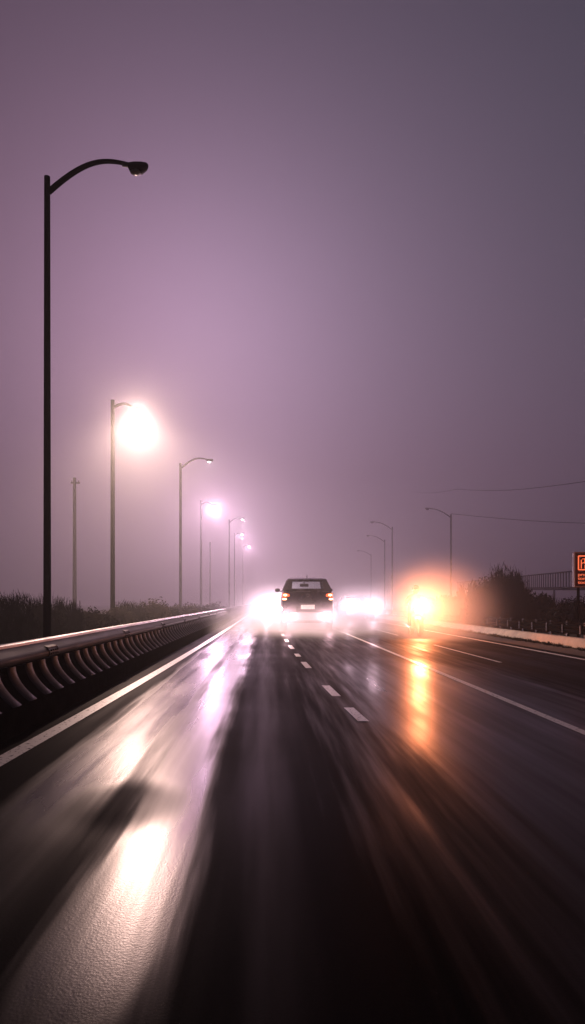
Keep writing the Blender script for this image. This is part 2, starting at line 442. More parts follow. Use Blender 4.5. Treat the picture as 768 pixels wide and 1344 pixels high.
for px, d, lb in ((592, 61.6, 'clearest unlit single arm lamp post right of the orange headlight'), (515, 72, 'faint single arm lamp post nearest left of the orange glow'),
                  (505, 87, 'very faint single arm lamp post beside a slightly taller one'), (487, 113, 'palest single arm lamp post almost lost in the fog')):
    lamp('street_lamp', at(px, d), lb, GR, [(-2.3, .45, 9.5)], 'lamp_off', r0=.085)

def utility_pole(base, H, label, arm=True, r=.10):
    t = empty('utility_pole', base); tag(t, label, 'utility pole', 'utility poles behind the left barrier')
    bm = bmesh.new(); tube(bm, [(0, 0, 0), (0, 0, H * .5), (0, 0, H)], [r * 1.15, r, r * .82], 12); link('pole', bm, 'wood', t, True)
    if arm:
        bm = bmesh.new(); box(bm, (.04, .0, H - .28), (.5, .08, .08)); c = link('crossarm', bm, 'wood', t, bevel=.01)
        for x in (-.15, .23):
            bm = bmesh.new(); tube(bm, [(x, 0, H - .23), (x, 0, H - .19), (x, 0, H - .15)], [.02, .03, .015], 8); link('insulator', bm, 'head', c, True)
utility_pole(at(98, 37.8), 8., 'wooden utility pole with short crossarm at the far left')
utility_pole(at(276, 79.), 8., 'thin bare utility pole far off between two lamp posts', False, .09)

# ---------------------------------------------------------------- overhead cables on the right
def cable(pts, label, r=.022):
    bm = bmesh.new(); P = [Vector(p) for p in pts]; out = []
    for a, b in zip(P, P[1:]):
        for k in range(12):
            u = k / 12; v = a.lerp(b, u); v.z -= .5 * math.sin(math.pi * u) * .8; out.append(v)
    out.append(P[-1]); tube(bm, out, r, 6)
    tag(link('cable', bm, 'cable', smooth=True), label, 'cable')
cable([at(592, 61.6, 9.05), (31., 47., zz(686, 47)), (44., 34., zz(690, 34))], 'lower overhead cable leaving the clearest right lamp post')
cable([at(540, 135, zz(645, 135)), at(600, 85, zz(642, 85)), at(768, 52, zz(632, 52)), at(980, 40, zz(622, 40))], 'upper overhead cable fading into the fog', .026)

# ---------------------------------------------------------------- shrubs and trees
def crown_bm(w, h, n, spiky=0., seed=0):
    rd = random.Random(seed); bm = bmesh.new(); cl = []
    for _ in range(int(14 + 10 * w)):
        a = rd.uniform(0, 6.28); rr = w * .5 * rd.random() ** .6
        zc = h * rd.uniform(.12, .82) * (1 - .45 * (rr / (w * .5)) ** 2)
        cl.append((Vector((rr * math.cos(a), rr * math.sin(a) * .8, zc)), rd.uniform(.16, .34) * min(w, h)))
    for _ in range(n):
        c, r = rd.choice(cl)
        d = Vector((rd.gauss(0, 1), rd.gauss(0, 1), rd.gauss(0, 1))).normalized() * r * rd.random() ** .4
        p = c + d
        if p.z < .02: p.z = rd.uniform(.02, .3)
        s = rd.uniform(.03, .075) * (.7 + .25 * h)
        u = Vector((rd.gauss(0, 1), rd.gauss(0, 1), rd.gauss(0, 1))).normalized(); v = u.orthogonal().normalized()
        if spiky: u = (u + Vector((0, 0, 2.2))).normalized(); v = u.orthogonal().normalized()
        a, b = u * s * (1.5 if not spiky else 2.4), v * s * (.6 if not spiky else .28)
        bm.faces.new([bm.verts.new(q) for q in (p - a, p + b, p + a, p - b)])
    if spiky:      # feathery leaders standing out of the top
        for _ in range(int(spiky)):
            a = rd.uniform(0, 6.28); rr = w * .45 * rd.random() ** .5
            q = Vector((rr * math.cos(a), rr * math.sin(a), h * rd.uniform(.55, .8))); top = h * rd.uniform(.9, 1.08); lean = Vector((rd.uniform(-.15, .15), rd.uniform(-.1, .1), 0))
            for k in range(16):
                u = k / 15; p = q.lerp(Vector((q.x, q.y, top)) + lean, u); wd = (.10 * (1 - u) + .012) * (.5 + .4 * h)
                ang = rd.uniform(0, 6.28); e = Vector((math.cos(ang), math.sin(ang), rd.uniform(.5, 1.1))) * wd; sd = Vector((-math.sin(ang), math.cos(ang), 0)) * .014
                bm.faces.new([bm.verts.new(x) for x in (p - sd, p + sd, p + e + sd * .3, p + e - sd * .3)])
    return bm
def trunk_bm(w, h, seed):
    rd = random.Random(seed + 99); bm = bmesh.new(); r = .035 * h
    tube(bm, [(0, 0, 0), (.03 * h, 0, h * .3), (0, .02 * h, h * .62)], [r, r * .8, r * .4], 8)
    for _ in range(6):
        a = rd.uniform(0, 6.28); z0 = h * rd.uniform(.12, .45); q = w * rd.uniform(.22, .4)
        tube(bm, [(0.02 * h, 0, z0), (q * .5 * math.cos(a), q * .4 * math.sin(a), z0 + h * .14), (q * math.cos(a), q * .8 * math.sin(a), z0 + h * rd.uniform(.22, .36))], [r * .5, r * .35, r * .14], 6)
    return bm
protos = {}
def tree(kind, name, loc, w, h, label, cat, group, rz=None):
    key = kind
    if key not in protos:
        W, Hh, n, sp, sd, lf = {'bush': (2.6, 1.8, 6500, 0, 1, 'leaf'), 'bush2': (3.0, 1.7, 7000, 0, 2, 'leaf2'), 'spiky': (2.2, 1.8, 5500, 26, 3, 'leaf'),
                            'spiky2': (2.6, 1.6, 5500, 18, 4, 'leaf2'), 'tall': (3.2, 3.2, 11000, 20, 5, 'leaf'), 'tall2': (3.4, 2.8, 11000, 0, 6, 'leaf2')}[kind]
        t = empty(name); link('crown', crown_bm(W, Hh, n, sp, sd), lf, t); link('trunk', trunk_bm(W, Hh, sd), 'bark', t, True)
        protos[key] = (t, W, Hh); first = True
    else: first = False
    t, W, Hh = protos[key]; s = (w / W, w / W, h / Hh); rz = random.uniform(0, 6.28) if rz is None else rz
    if first: t.location = loc; t.rotation_euler.z = rz; t.scale = s; r = t
    else: r = copy_thing(t, loc, rz, s); r.name = name
    tag(r, label, cat, group); return r
# left bank, listed from the left edge of the picture inwards: column, distance, top row, width
GLS = 'shrubs in the mist behind the left barrier'
rows = [(-14, 33, 776, 2.6, 'spiky'), (12, 30, 779, 2.2, 'spiky'), (36, 33, 781, 2.3, 'spiky2'), (58, 36, 787, 2.0, 'bush'), (82, 38, 785, 2.1, 'spiky2'),
        (106, 40, 795, 2.2, 'bush2'), (128, 42, 797, 2.2, 'bush'), (150, 45, 793, 2.4, 'bush2'), (172, 47, 789, 2.6, 'spiky'), (196, 48, 785, 2.8, 'tall2'),
        (216, 52, 788, 2.6, 'bush'), (236, 57, 790, 3.0, 'bush2'), (256, 64, 790, 3.4, 'bush'), (276, 74, 789, 3.6, 'bush2')]
names = ['cut off by the left edge of the picture', 'with feathery spikes, first whole one from the left edge', 'with pointed twigs just left of the tall lamp post', 'rounded, just right of the tall lamp post',
         'with spiky tips just left of the wooden utility pole', 'low and broad just right of the wooden utility pole', 'small and rounded left of the brightest lamp post', 'low, touching the brightest lamp post',
         'with upright twigs just right of the brightest lamp post', 'tallest of those midway between brightest lamp and next lamp', 'rounded, left of the curved arm lamp with tiny lens',
         'pale, standing behind the curved arm lamp with tiny lens', 'fogged, left of the second brightest lamp post', 'faintest, behind the thin bare utility pole']
for (px, d, py, w, k), nm in zip(rows, names):
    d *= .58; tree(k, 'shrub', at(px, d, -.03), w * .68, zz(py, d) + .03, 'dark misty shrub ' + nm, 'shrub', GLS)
# right bank
GRS = 'trees and shrubs in the mist behind the right guardrail'
rows = [(604, 46, 771, 2.6, 'bush', 'dim shrub just right of the clearest single arm lamp post'), (622, 42, 764, 2.6, 'spiky2', 'shrub with ragged twigs left of the tallest tree'),
        (641, 38, 756, 2.6, 'tall2', 'leafy tree leaning against the left side of the tallest tree'), (657, 36, 744, 2.2, 'tall', 'tallest dark tree with wispy top behind the guardrail'),
        (674, 35, 750, 1.7, 'spiky', 'narrow dark tree with upright tip right of the tallest tree'), (690, 36, 768, 2.3, 'bush', 'rounded bush at the left end of the slatted railing'),
        (706, 37, 782, 2.0, 'bush2', 'low bush under the slatted railing, farther from the sign'), (722, 35, 784, 2.0, 'spiky2', 'low spiky bush below the middle of the railing'),
        (738, 34, 788, 2.0, 'bush', 'lowest bush left of the red sign post'), (754, 34, 781, 2.0, 'tall2', 'bush right behind the red sign post'), (776, 33, 786, 2.2, 'bush2', 'bush cut off by the right edge of the picture'),
        (660, 45, 768, 5.0, 'bush2', 'broad fogged bush behind the tallest tree'), (586, 62, 778, 4.0, 'bush', 'faintest far bush behind the orange glow')]
for px, d, py, w, k, lb in rows:
    d *= .78; w *= .82
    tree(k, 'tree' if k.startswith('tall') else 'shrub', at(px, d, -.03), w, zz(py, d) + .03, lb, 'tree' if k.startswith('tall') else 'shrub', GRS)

# ---------------------------------------------------------------- raised walkway with slatted railing
A, B = Vector((18.6, 40., 0)), Vector((29.5, 107., 0))
g = empty('footbridge', (0, 0, 0)); tag(g, 'raised walkway with slatted railing behind the right trees', 'footbridge')
nb = 14
for i in range(nb):
    p, q = A.lerp(B, i / nb), A.lerp(B, (i + 1) / nb)
    za, zb = 1.98 + 1.1 * (i / nb), 1.98 + 1.1 * ((i + 1) / nb)
    d = (q - p); ang = math.atan2(d.y, d.x); ln = d.length
    bm = bmesh.new()
    for z0 in (0.03, 1.04):
        tube(bm, [(p.x, p.y, za + z0), (q.x, q.y, zb + z0)], .045, 6)
    n = 7
    for k in range(n):
        u = (k + .5) / n; c = p.lerp(q, u); z = za + (zb - za) * u
        box(bm, (c.x, c.y, z + .53), (.03, .20, 1.0), Matrix.Rotation(ang - R(90), 3, 'Z'))
    link('railing', bm, 'darksteel', g)
    bm = bmesh.new(); c = p.lerp(q, .5)
    box(bm, (c.x + .65, c.y, (za + zb) / 2 - .08), (1.5, ln * 1.0, .06), Matrix.Rotation(ang - R(90), 3, 'Z')); link('deck', bm, 'darksteel', g)
    if i % 2 == 0:
        bm = bmesh.new(); tube(bm, [(p.x + .65, p.y + .3, -.03), (p.x + .65, p.y + .3, za - .11)], .07, 12); link('pillar', bm, 'darksteel', g, True)
# ---------------------------------------------------------------- red electronic sign
D = 22.; sx = (753 - VX) / F * D; z0, z1 = zz(771, D), zz(724.5, D); SW = 1.36
g = empty('electronic_sign', (sx, D, 0)); tag(g, 'red glowing electronic message sign on posts at the right edge', 'sign')
bm = bmesh.new(); box(bm, (SW / 2, .06, (z0 + z1) / 2), (SW, .16, z1 - z0)); link('cabinet', bm, 'signframe', g, bevel=.02)
bm = bmesh.new(); box(bm, (SW / 2, -.024, (z0 + z1) / 2 - .005), (SW - .13, .006, z1 - z0 - .13)); link('panel', bm, 'panel', g)
bm = bmesh.new()
for (cx, cz, w, h) in ((SW / 2, z1 - .02, SW, .04), (SW / 2, z0 + .02, SW, .04), (.02, (z0 + z1) / 2, .04, z1 - z0 - .084), (SW - .02, (z0 + z1) / 2, .04, z1 - z0 - .084)):
    box(bm, (cx, -.03, cz), (w, .04, h))
link('frame', bm, emit('lit_frame', (1, .25, .15), .06, (.10, .05, .045)), g, bevel=.006)
def bars(lst, mat, name, x0=0., zt=0.):
    bm = bmesh.new()
    for a, b, c, d, th in lst:      # polyline segment in metres from the sign's upper left
        p, q = Vector((x0 + a, -.035, zt - b)), Vector((x0 + c, -.035, zt - d))
        tube(bm, [p, q], th, 6)
    return link(name, bm, mat, g)
# big framed character: a box round two P-like strokes
bars([(0, 0, .44, 0, .018), (0, 0, 0, .44, .018), (.44, 0, .44, .44, .018), (0, .44, .44, .44, .018),
      (.09, .12, .09, .40, .014), (.09, .24, .21, .20, .012), (.20, .08, .20, .24, .012), (.30, .07, .30, .40, .014), (.30, .22, .40, .22, .012), (.21, .28, .21, .40, .011), (.12, .10, .26, .08, .010)], 'led', 'symbol', .14, z1 - .13)
bars([(0, 0, .44, 0, .018), (0, 0, 0, .44, .018), (.44, 0, .44, .44, .018), (0, .44, .44, .44, .018),
      (.1, .12, .34, .12, .012), (.22, .06, .22, .4, .014), (.1, .26, .34, .26, .012)], 'led', 'symbol', .70, z1 - .13)
for k, s in enumerate(('prom toum', 'toml oumt', 'tooul mon')):
    cu = bpy.data.curves.new('lettering', 'FONT'); cu.body = s; cu.size = .15; cu.extrude = .004; cu.offset = .004
    o = bpy.data.objects.new('lettering_curve', cu); col.objects.link(o)
    dg = bpy.context.evaluated_depsgraph_get(); me = bpy.data.meshes.new_from_object(o.evaluated_get(dg)); bpy.data.objects.remove(o)
    t = bpy.data.objects.new('lettering', me); col.objects.link(t); me.materials.clear(); me.materials.append(M['led_small'])
    t.parent = g; t.location = (.12, -.038, z0 + .37 - .125 * k); t.rotation_euler = (R(90), 0, 0); t.scale = (1.25, .85, 1)
for x in (.19, SW - .19):
    bm = bmesh.new(); tube(bm, [(x, .09, -.03), (x, .09, z0 + .02)], .045, 10); link('post', bm, 'pole', g, True)

# ---------------------------------------------------------------- cars  (local: rear at y=0, nose at y=+L, x lateral)
def make_car(loc, rz, paintm, label, group, W, H, L, belt, lead=False, lens='lens_white', hz=.75, light=None, roof_w=.72):
    t = empty('car', loc, rz); tag(t, label, 'car', group)
    hw = W / 2; zb = .26 * H / 1.6
    # lower body lofted along y: (y, half width, belt height, floor height)
    st = [(.0, .86, belt * .90, zb + .16), (.03, .95, belt * .955, zb + .06), (.16, .985, belt, zb), (.9, 1., belt, zb), (L * .5, 1., belt * .985, zb), (L * .66, 1., belt * .97, zb),
          (L * .78, .985, belt * .87, zb), (L * .92, .95, belt * .80, zb + .02), (L * .985, .88, belt * .70, zb + .05), (L, .80, belt * .60, zb + .12)]
    secs = []
    for y, f, zt, z_ in st:
        w = hw * f; half = [(0., z_), (w * .80, z_), (w * .95, z_ + .07), (w, z_ + (zt - z_) * .32), (w * 1.0, z_ + (zt - z_) * .62), (w * .975, z_ + (zt - z_) * .84), (w * .93, z_ + (zt - z_) * .96), (w * .86, zt), (0., zt + .02)]
        secs.append([(x, y, z) for x, z in half] + [(-x, y, z) for x, z in half[-2:0:-1]])
    bm = bmesh.new(); loft(bm, secs); link('body', bm, paintm, t, True)
    # greenhouse: rings at belt and roof; openings left for the glass
    yr0, yr1 = .10, .46                       # rear glass foot / head
    yf0, yf1 = L * .735, L * .52              # windscreen foot / head
    w0, w1 = hw * .93, hw * roof_w; zr = H - .075
    def ring(corners, inner, name, mat):      # frame between an outer and an inner quad, given thickness
        bm = bmesh.new(); n = ((Vector(corners[1]) - Vector(corners[0])).cross(Vector(corners[3]) - Vector(corners[0]))).normalized() * .02
        o1 = [bm.verts.new(Vector(c) - n) for c in corners]; i1 = [bm.verts.new(Vector(c) - n) for c in inner]
        o2 = [bm.verts.new(Vector(c) + n) for c in corners]; i2 = [bm.verts.new(Vector(c) + n) for c in inner]
        for k in range(4):
            j = (k + 1) % 4
            bm.faces.new((o1[k], o1[j], i1[j], i1[k])); bm.faces.new((o2[k], i2[k], i2[j], o2[j]))
            bm.faces.new((o1[k], o2[k], o2[j], o1[j])); bm.faces.new((i1[k], i1[j], i2[j], i2[k]))
        bmesh.ops.recalc_face_normals(bm, faces=bm.faces); return link(name, bm, mat, t)
    def pane(inner, name, mat):
        bm = bmesh.new(); bm.faces.new([bm.verts.new(v) for v in inner]); return link(name, bm, mat, t)
    def quad_in(c, l, r, b, tp):
        c = [Vector(v) for v in c]      # bl br tr tl
        f = lambda u, v: (c[0].lerp(c[1], u)).lerp(c[3].lerp(c[2], u), v)
        return [f(l, b), f(1 - r, b), f(1 - r, 1 - tp), f(l, 1 - tp)]
    rear = [(-w0, yr0, belt - .02), (w0, yr0, belt - .02), (w1, yr1, zr), (-w1, yr1, zr)]
    if lead: ri = [(-.625, .16, 1.685), (.625, .16, 1.685), (.585, .38, 1.985), (-.585, .38, 1.985)]; ri = [(x, yr0 + (z - belt + .02) / (zr - belt + .02) * (yr1 - yr0), z) for x, y, z in ri]
    else: ri = quad_in(rear, .12, .12, .12, .12)
    ring(rear, ri, 'tailgate_frame', paintm); pane(ri, 'rear_window', 'glass')
    front = [(-w0, yf0, belt * .95), (w0, yf0, belt * .95), (w1, yf1, zr), (-w1, yf1, zr)]
    fi = quad_in(front, .07, .07, .03, .05)
    ring(front, fi, 'windscreen_frame', paintm); pane(fi, 'windscreen', 'glass')
    for s in (-1, 1):
        sd = [(s * w0, yr0, belt - .02), (s * w0, yf0, belt * .95), (s * w1, yf1, zr), (s * w1, yr1, zr)]
        si = quad_in(sd, .13, .10, .08, .08); ring(sd, si, 'side_frame', paintm); pane(si, 'side_window', 'darkglass')
        bm = bmesh.new(); c = Vector(si[0]).lerp(Vector(si[1]), .48); d = Vector(si[3]).lerp(Vector(si[2]), .48)
        tube(bm, [c, d], .05, 6); link('pillar', bm, paintm, t)
    bm = bmesh.new(); secs = []
    for y, f, dz in ((yr1 - .14, .93, -.015), (yr1, 1., .03), (yr1 + .4, 1.02, .07), ((yr1 + yf1) / 2, 1.03, .075), (yf1 - .3, 1.02, .055), (yf1, .99, .005)):
        w = w1 * f; secs.append([(-w, y, zr - .02), (-w, y, zr + dz * .4), (-w * .8, y, zr + dz * .85), (0, y, zr + dz), (w * .8, y, zr + dz * .85), (w, y, zr + dz * .4), (w, y, zr - .02)])
    loft(bm, secs); link('roof', bm, paintm, t, True)
    bm = bmesh.new(); tube(bm, [(0, yr1 + .12, zr + .04), (0, yr1 + .06, zr + .18)], [.018, .006], 6); link('antenna', bm, 'black', t)
    # interior mirror, side mirrors
    my = yf1 + (yf0 - yf1) * .28
    bm = bmesh.new(); secs = []
    for x in (-.19, -.165, 0, .165, .19):
        k = .045 if abs(x) > .18 else .07; secs.append([(x, my + .02 * math.cos(a), H - .27 + k * math.sin(a)) for a in [2 * math.pi * j / 10 for j in range(10)]])
    loft(bm, secs); tube(bm, [(0, my, H - .22), (0, my - .05, zr)], .015, 6); link('interior_mirror', bm, 'black', t, True)
    ym = L * .66
    for s in (-1, 1):
        bm = bmesh.new(); secs = []
        for x, k in ((.0, .5), (.03, .9), (.12, 1.), (.19, .85), (.22, .4)):
            secs.append([(s * (hw * .99 + .02 + x), ym + .05 * k * math.cos(a), belt + .06 + .085 * k * math.sin(a)) for a in [2 * math.pi * j / 10 for j in range(10)]])
        loft(bm, secs); box(bm, (s * (hw * .96), ym + .0, belt + .01), (.12, .05, .04)); link('side_mirror', bm, paintm, t, True)
    # bumpers
    bm = bmesh.new(); secs = []
    for x in (-.97, -.9, -.5, 0, .5, .9, .97):
        b_ = .10 if abs(x) > .95 else (.0 if abs(x) > .8 else -.05); secs.append([(x * hw, b_ + .02, zb - .02), (x * hw, b_ - .03, zb + .06), (x * hw, b_ - .04, zb + .34), (x * hw, b_ + .02, zb + .42), (x * hw, .22, zb + .42), (x * hw, .22, zb - .02)])
    loft(bm, secs); link('rear_bumper', bm, paintm, t, True)
    if lead:
        bm = bmesh.new(); box(bm, (0, -.075, .60), (1.36, .03, .32)); link('bumper_insert', bm, 'silver', t, bevel=.012)
    bm = bmesh.new(); box(bm, (0, -.035, .97 * H / 2.16), (.54, .02, .17)); pl = link('number_plate', bm, 'plate', t, bevel=.004)
    bm = bmesh.new(); box(bm, (0, -.02, .97 * H / 2.16 + .12), (.7, .05, .03)); link('plate_trim', bm, 'chrome', t, bevel=.006)
    bm = bmesh.new(); tube(bm, [(.055 * math.cos(a), -.012, belt * .88 + .055 * math.sin(a)) for a in [2 * math.pi * k / 16 for k in range(17)]], .009, 6); link('badge', bm, 'chrome', t)
    # tail lamps
    zt = 1.43 * H / 2.16
    for s in (-1, 1):
        bm = bmesh.new(); xo, xi = s * hw * .955, s * hw * .70
        loft(bm, [[(xi, .0, zt - .045), (xi, .0, zt + .045), (xi, .12, zt + .045), (xi, .12, zt - .045)],
                  [(s * hw * .86, -.012, zt - .085), (s * hw * .86, -.012, zt + .085), (s * hw * .86, .14, zt + .085), (s * hw * .86, .14, zt - .085)],
                  [(xo, .07, zt - .21), (xo, .07, zt + .09), (xo, .30, zt + .09), (xo, .30, zt - .21)]])
        tl = link('tail_lamp', bm, 'tail' if lead else pbr('unlit_tail', (.12, .01, .01), .2), t, True)
        if lead:
            bm = bmesh.new(); bmesh.ops.create_uvsphere(bm, u_segments=10, v_segments=8, radius=1, matrix=Matrix.Translation((s * hw * .86, -.02, zt + .01)) @ Matrix.Diagonal((.075, .02, .04, 1))); link('bulb', bm, 'tail_hot', tl, True)
            bm = bmesh.new(); bmesh.ops.create_uvsphere(bm, u_segments=10, v_segments=8, radius=1, matrix=Matrix.Translation((s * hw * .89, .0, zt - .15)) @ Matrix.Diagonal((.09, .025, .035, 1))); link('bulb', bm, 'tail_hot', tl, True)
        if lead: point('mist_fill_light', t, (s * hw * .80, -.25, .62), (1., .58, .68), 100, .10)  # unseen fill lights added behind the bumper to brighten the mist
    # nose: grille, headlamps
    zh = hz
    bm = bmesh.new()
    box(bm, (0, L - .0, zh - .02), (W * .46, .06, .18))
    for k in range(5): box(bm, (0, L + .035, zh - .09 + .035 * k), (W * .44, .02, .01))
    link('grille', bm, 'black', t, bevel=.004)
    bm = bmesh.new(); box(bm, (0, L - .03, zb + .20), (W * .84, .18, .22)); link('front_bumper', bm, paintm, t, bevel=.05)
    for s in (-1, 1):
        bm = bmesh.new(); secs = []
        for y, k in ((-.10, 1.), (.02, 1.), (.05, .86), (.07, .5)):
            secs.append([(s * hw * .74 + .17 * k * math.cos(a), L - .03 + y, zh + .085 * k * math.sin(a)) for a in [2 * math.pi * j / 14 for j in range(14)]])
        loft(bm, secs); hl = link('headlamp', bm, lens if light or lead else 'lamp_off', t, True)
        if light: spot('headlamp_light', t, (s * hw * .74, L + .16, zh), *light)
    # wheels
    wr = .34 * H / 1.65
    for y in (L * .19, L * .81):
        for s in (-1, 1):
            bm = bmesh.new(); c = (s * (hw - .12), y, wr); ring_disc(bm, c, 0, wr * .64, wr, .22); wh = link('wheel', bm, 'rubber', t, True)
            bm = bmesh.new(); ring_disc(bm, (c[0] + s * .02, y, wr), 0, wr * .55, wr * .645, .18)
            for k in range(5):
                a = 2 * math.pi * k / 5; box(bm, (c[0] + s * .06, y + wr * .30 * math.cos(a), wr + wr * .30 * math.sin(a)), (.03, wr * .6, .06), Matrix.Rotation(a, 3, 'X'))
            link('rim', bm, 'rim', wh)
    return t
GC = 'cars in the fog'
WHITE = (1., .64, .78)
make_car((1.56, 27., 0), 0, 'car', 'dark car seen from behind with lit tail lamps in the middle lane', GC, 2.06, 2.16, 4.6, 1.62, True, lens='lamp_off', hz=.95)
make_car((.62, 48.4, 0), math.pi, 'car2', 'oncoming car half hidden by the dark car, one white headlight showing left', GC, 1.9, 1.5, 4.4, .98, hz=.68, light=(WHITE, 3600, 70))
make_car((5.52, 45.6, 0), math.pi, 'car3', 'oncoming car with paired white headlights right of the dark car', GC, 1.95, 1.56, 4.5, 1.04, hz=.87, light=(WHITE, 1300, 70))

# ---------------------------------------------------------------- motorcycle and rider (local: nose at +y)
g = empty('motorcycle', (5.13, 23.9, 0), math.pi); tag(g, 'oncoming motorcycle with one dazzling orange headlight', 'motorcycle')
for y in (-.72, .72):
    bm = bmesh.new(); ring_disc(bm, (0, y, .31), 0, .22, .31, .13); wh = link('wheel', bm, 'rubber', g, True)
    bm = bmesh.new(); ring_disc(bm, (0, y, .31), 0, .19, .222, .07)
    for k in range(6):
        a = math.pi * k / 6; box(bm, (0, y, .31), (.02, .40, .03), Matrix.Rotation(a, 3, 'X'))
    link('rim', bm, 'rim', wh)
bm = bmesh.new()
for s in (-1, 1): tube(bm, [(s * .10, .72, .31), (s * .10, .46, .98)], .03, 8)
link('fork', bm, 'chrome', g, True)
bm = bmesh.new(); loft(bm, [[(w * math.cos(a), y, z + h * math.sin(a)) for a in [2 * math.pi * k / 12 for k in range(12)]] for y, w, z, h in ((.40, .05, .86, .06), (.3, .14, .88, .13), (.08, .17, .86, .14), (-.12, .10, .80, .08))]); link('tank', bm, 'car', g, True)
bm = bmesh.new(); loft(bm, [[(w * math.cos(a), y, z + .05 * math.sin(a)) for a in [2 * math.pi * k / 10 for k in range(10)]] for y, w, z in ((-.10, .10, .80), (-.3, .15, .79), (-.6, .12, .84), (-.85, .06, .88))]); link('seat', bm, 'leather', g, True)
bm = bmesh.new(); box(bm, (0, .05, .50), (.30, .46, .34)); tube(bm, [(0, .2, .62), (0, .12, .40), (0, .05, .3)], .13, 10); link('engine', bm, 'darksteel', g, bevel=.03)
bm = bmesh.new(); tube(bm, [(.17, .2, .3), (.19, -.2, .28), (.21, -.85, .40)], [.03, .035, .055], 10); link('exhaust', bm, 'chrome', g, True)
bm = bmesh.new(); tube(bm, [(-.38, .30, 1.06), (-.2, .40, 1.04), (0, .43, 1.0), (.2, .40, 1.04), (.38, .30, 1.06)], .017, 8); link('handlebar', bm, 'black', g, True)
for s in (-1, 1):
    bm = bmesh.new(); tube(bm, [(s * .26, .38, 1.05), (s * .32, .36, 1.20)], .009, 6); loft(bm, [[(s * .34 + .07 * k * math.cos(a), .35 + y, 1.23 + .045 * k * math.sin(a)) for a in [2 * math.pi * j / 10 for j in range(10)]] for y, k in ((-.01, 1), (.03, .7))]); link('mirror', bm, 'black', g)
bm = bmesh.new(); loft(bm, [[(r * math.cos(a), y, 1.04 + r * math.sin(a)) for a in [2 * math.pi * k / 14 for k in range(14)]] for y, r in ((.42, .05), (.46, .09), (.56, .105), (.585, .10), (.61, .06))]); hl = link('headlamp', bm, 'lens_orange', g, True)
bm = bmesh.new(); loft(bm, [[(.17 * math.cos(a), .72 + .36 * math.sin(b_ + .0), .31 + .36 * math.cos(b_)) for a in (0, math.pi / 2, math.pi)] for b_ in [R(-50 + 10 * k) for k in range(9)]], closed=False); link('mudguard', bm, 'car', g, True)
spot('headlamp_light', g, (0, .72, 1.04), (1., .26, .09), 2150, 110, .10)

def skin(name, joints, edges, mat, parent, lvl=2):
    me = bpy.data.meshes.new(name); me.from_pydata([j[:3] for j in joints], edges, [])
    o = bpy.data.objects.new(name, me); col.objects.link(o); o.parent = parent
    sk = o.modifiers.new('skin', 'SKIN')
    if not me.skin_vertices: me.attributes.new  # layer is made by the modifier below
    bm = bmesh.new(); bm.from_mesh(me); ly = bm.verts.layers.skin.verify(); bm.verts.ensure_lookup_table()
    for v, j in zip(bm.verts, joints):
        v[ly].radius = (j[3], j[4] if len(j) > 4 else j[3]); v[ly].use_root = (v.index == 0)
    bm.to_mesh(me); bm.free()
    sb = o.modifiers.new('sub', 'SUBSURF'); sb.levels = lvl; sb.render_levels = lvl
    me.materials.append(M[mat]); sk.use_smooth_shade = True
    return o
p = empty('person', (5.13, 23.9, 0), math.pi); tag(p, 'rider in dark jacket and helmet on the oncoming motorcycle', 'person')
J = [(0, -.28, .92, .16, .14), (0, -.20, 1.10, .15, .12), (0, -.08, 1.30, .18, .13), (0, .0, 1.42, .10, .09), (0, .04, 1.50, .06),
     (-.20, -.02, 1.38, .075), (-.33, .12, 1.18, .055), (-.36, .27, 1.09, .042), (.20, -.02, 1.38, .075), (.33, .12, 1.18, .055), (.36, .27, 1.09, .042),
     (-.14, -.20, .90, .10), (-.24, .22, .80, .078), (-.20, .0, .40, .055), (-.20, .12, .33, .045), (.14, -.20, .90, .10), (.24, .22, .80, .078), (.20, .0, .40, .055), (.20, .12, .33, .045)]
E = [(0, 1), (1, 2), (2, 3), (3, 4), (2, 5), (5, 6), (6, 7), (2, 8), (8, 9), (9, 10), (0, 11), (11, 12), (12, 13), (13, 14), (0, 15), (15, 16), (16, 17), (17, 18)]
skin('body', J, E, 'leather', p)
bm = bmesh.new(); bmesh.ops.create_uvsphere(bm, u_segments=20, v_segments=14, radius=1, matrix=Matrix.Translation((0, .08, 1.62)) @ Matrix.Diagonal((.125, .15, .145, 1))); hm = link('helmet', bm, 'helmet', p, True)
bm = bmesh.new(); secs = [[(.118 * math.sin(a), .09 + .148 * math.cos(a), 1.635 + z) for a in [R(-62 + 12.4 * k) for k in range(11)]] for z in (-.04, 0, .04)]
loft(bm, secs, closed=False); link('visor', bm, 'black', hm, True)
for s in (-1, 1):
    for k in range(4):
        x = s * (.335 + .018 * k); skin('finger', [(x, .27, 1.095, .012), (x, .325, 1.092, .010), (x, .338, 1.058, .009), (x, .318, 1.036, .008)], [(0, 1), (1, 2), (2, 3)], 'leather', p, 1)
    skin('thumb', [(s * .325, .27, 1.075, .014), (s * .305, .30, 1.052, .011), (s * .315, .325, 1.045, .009)], [(0, 1), (1, 2)], 'leather', p, 1)

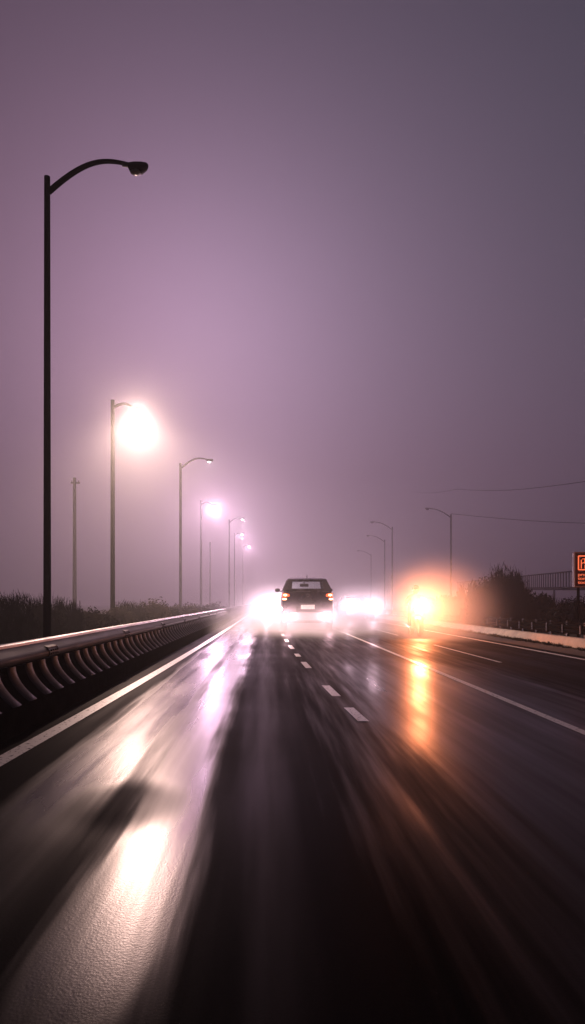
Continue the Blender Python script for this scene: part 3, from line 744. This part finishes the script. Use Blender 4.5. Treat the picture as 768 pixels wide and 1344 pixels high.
# ---------------------------------------------------------------- fog, and mist clouds added to widen the vehicle glow
FOG, BANK, ANI = .0016, .0078, .55
bm = bmesh.new(); box(bm, (0, 95, 22.), (300, 260, 44.4)); tag(link('fog', bm, volume('fog_volume', FOG, ANI)), kind='stuff')
bm = bmesh.new(); box(bm, (0, 122.5, 21.5), (296, 197, 43.)); tag(link('fog', bm, volume('fog_bank_volume', BANK, ANI)), kind='stuff')
def glow_mist(loc, s, dens):
    """a soft mist cloud added to spread the glow round a vehicle, thinning out towards its edge"""
    m, t, out = nt('mist_volume'); N, L = t.nodes, t.links
    v = N.new('ShaderNodeVolumeScatter'); v.inputs['Anisotropy'].default_value = .4; L.new(v.outputs[0], out.inputs['Volume'])
    tc = N.new('ShaderNodeTexCoord'); ln = N.new('ShaderNodeVectorMath'); ln.operation = 'LENGTH'; L.new(tc.outputs['Object'], ln.inputs[0])
    mr = N.new('ShaderNodeMapRange'); mr.interpolation_type = 'SMOOTHERSTEP'
    mr.inputs[1].default_value = 0; mr.inputs[2].default_value = 1; mr.inputs[3].default_value = dens; mr.inputs[4].default_value = 0
    L.new(ln.outputs['Value'], mr.inputs[0]); L.new(mr.outputs[0], v.inputs['Density'])
    bm = bmesh.new(); bmesh.ops.create_icosphere(bm, subdivisions=4, radius=1.02)
    zmin = (.01 - loc[2]) / s[2]
    for w_ in bm.verts: w_.co.z = max(w_.co.z, zmin)
    o = link('mist', bm, m, smooth=True, loc=loc); o.scale = s
    return tag(o, kind='stuff')
glow_mist((5.13, 21.4, .9), (2.6, 3.6, 2.2), .26)
glow_mist((5.5, 38.6, .7), (4.4, 5., 2.2), .16)
glow_mist((.2, 41.5, .7), (5.0, 5.5, 2.4), .16)
glow_mist((1.6, 27.5, .0), (5.0, 9.0, 1.5), .45)

# ---------------------------------------------------------------- sky and sun
w = bpy.data.worlds.new('World'); sc.world = w; w.use_nodes = True
N, L = w.node_tree.nodes, w.node_tree.links
N.clear(); out = N.new('ShaderNodeOutputWorld'); bg = N.new('ShaderNodeBackground'); L.new(bg.outputs[0], out.inputs[0])
sky = N.new('ShaderNodeTexSky'); sky.sky_type = 'NISHITA'; sky.sun_disc = False
sky.sun_elevation = R(20); sky.sun_rotation = R(-6); sky.air_density = 2; sky.dust_density = 6; sky.ozone_density = 6
bw = N.new('ShaderNodeRGBToBW'); L.new(sky.outputs[0], bw.inputs[0])
mx = N.new('ShaderNodeMix'); mx.data_type = 'RGBA'; mx.inputs[0].default_value = .95
cm = N.new('ShaderNodeMix'); cm.data_type = 'RGBA'; cm.blend_type = 'MULTIPLY'; cm.inputs[0].default_value = 1.
L.new(sky.outputs[0], mx.inputs[6]); L.new(bw.outputs[0], mx.inputs[7])      # overcast dusk: most of the colour washed out
L.new(mx.outputs[2], cm.inputs[6])
tcw = N.new('ShaderNodeTexCoord'); dt = N.new('ShaderNodeVectorMath'); dt.operation = 'DOT_PRODUCT'
L.new(tcw.outputs['Generated'], dt.inputs[0]); dt.inputs[1].default_value = Vector((-.42, .86, .28)).normalized()
tn = N.new('ShaderNodeValToRGB'); L.new(dt.outputs['Value'], tn.inputs[0])      # dawn side rosy, the rest blue grey
tn.color_ramp.elements[0].position = .62; tn.color_ramp.elements[0].color = (.92, .91, 1.36, 1)
tn.color_ramp.elements[1].position = .98; tn.color_ramp.elements[1].color = (1.08, .66, 1.04, 1)
L.new(tn.outputs[0], cm.inputs[7])
L.new(cm.outputs[2], bg.inputs[0]); bg.inputs[1].default_value = .0155
sl = bpy.data.lights.new('sun', 'SUN'); sl.energy = .21; sl.angle = R(12); sl.color = (1, .45, .74)
so = bpy.data.objects.new('sun', sl); col.objects.link(so); so.location = (-30, 40, 40)
SE, SA = R(20), R(-6)
so.rotation_euler = Vector((-math.sin(SA) * math.cos(SE), -math.cos(SA) * math.cos(SE), -math.sin(SE))).to_track_quat('-Z', 'Y').to_euler()

# ---------------------------------------------------------------- render settings
sc.view_settings.view_transform = 'Standard'; sc.view_settings.look = 'None'; sc.view_settings.exposure = 0
c = sc.cycles
c.use_denoising = True; c.denoiser = 'OPENIMAGEDENOISE'
c.max_bounces = 6; c.diffuse_bounces = 2; c.glossy_bounces = 3; c.transparent_max_bounces = 12; c.volume_bounces = 2
c.sample_clamp_indirect = 6; c.use_light_tree = True
c.caustics_reflective = False; c.caustics_refractive = False
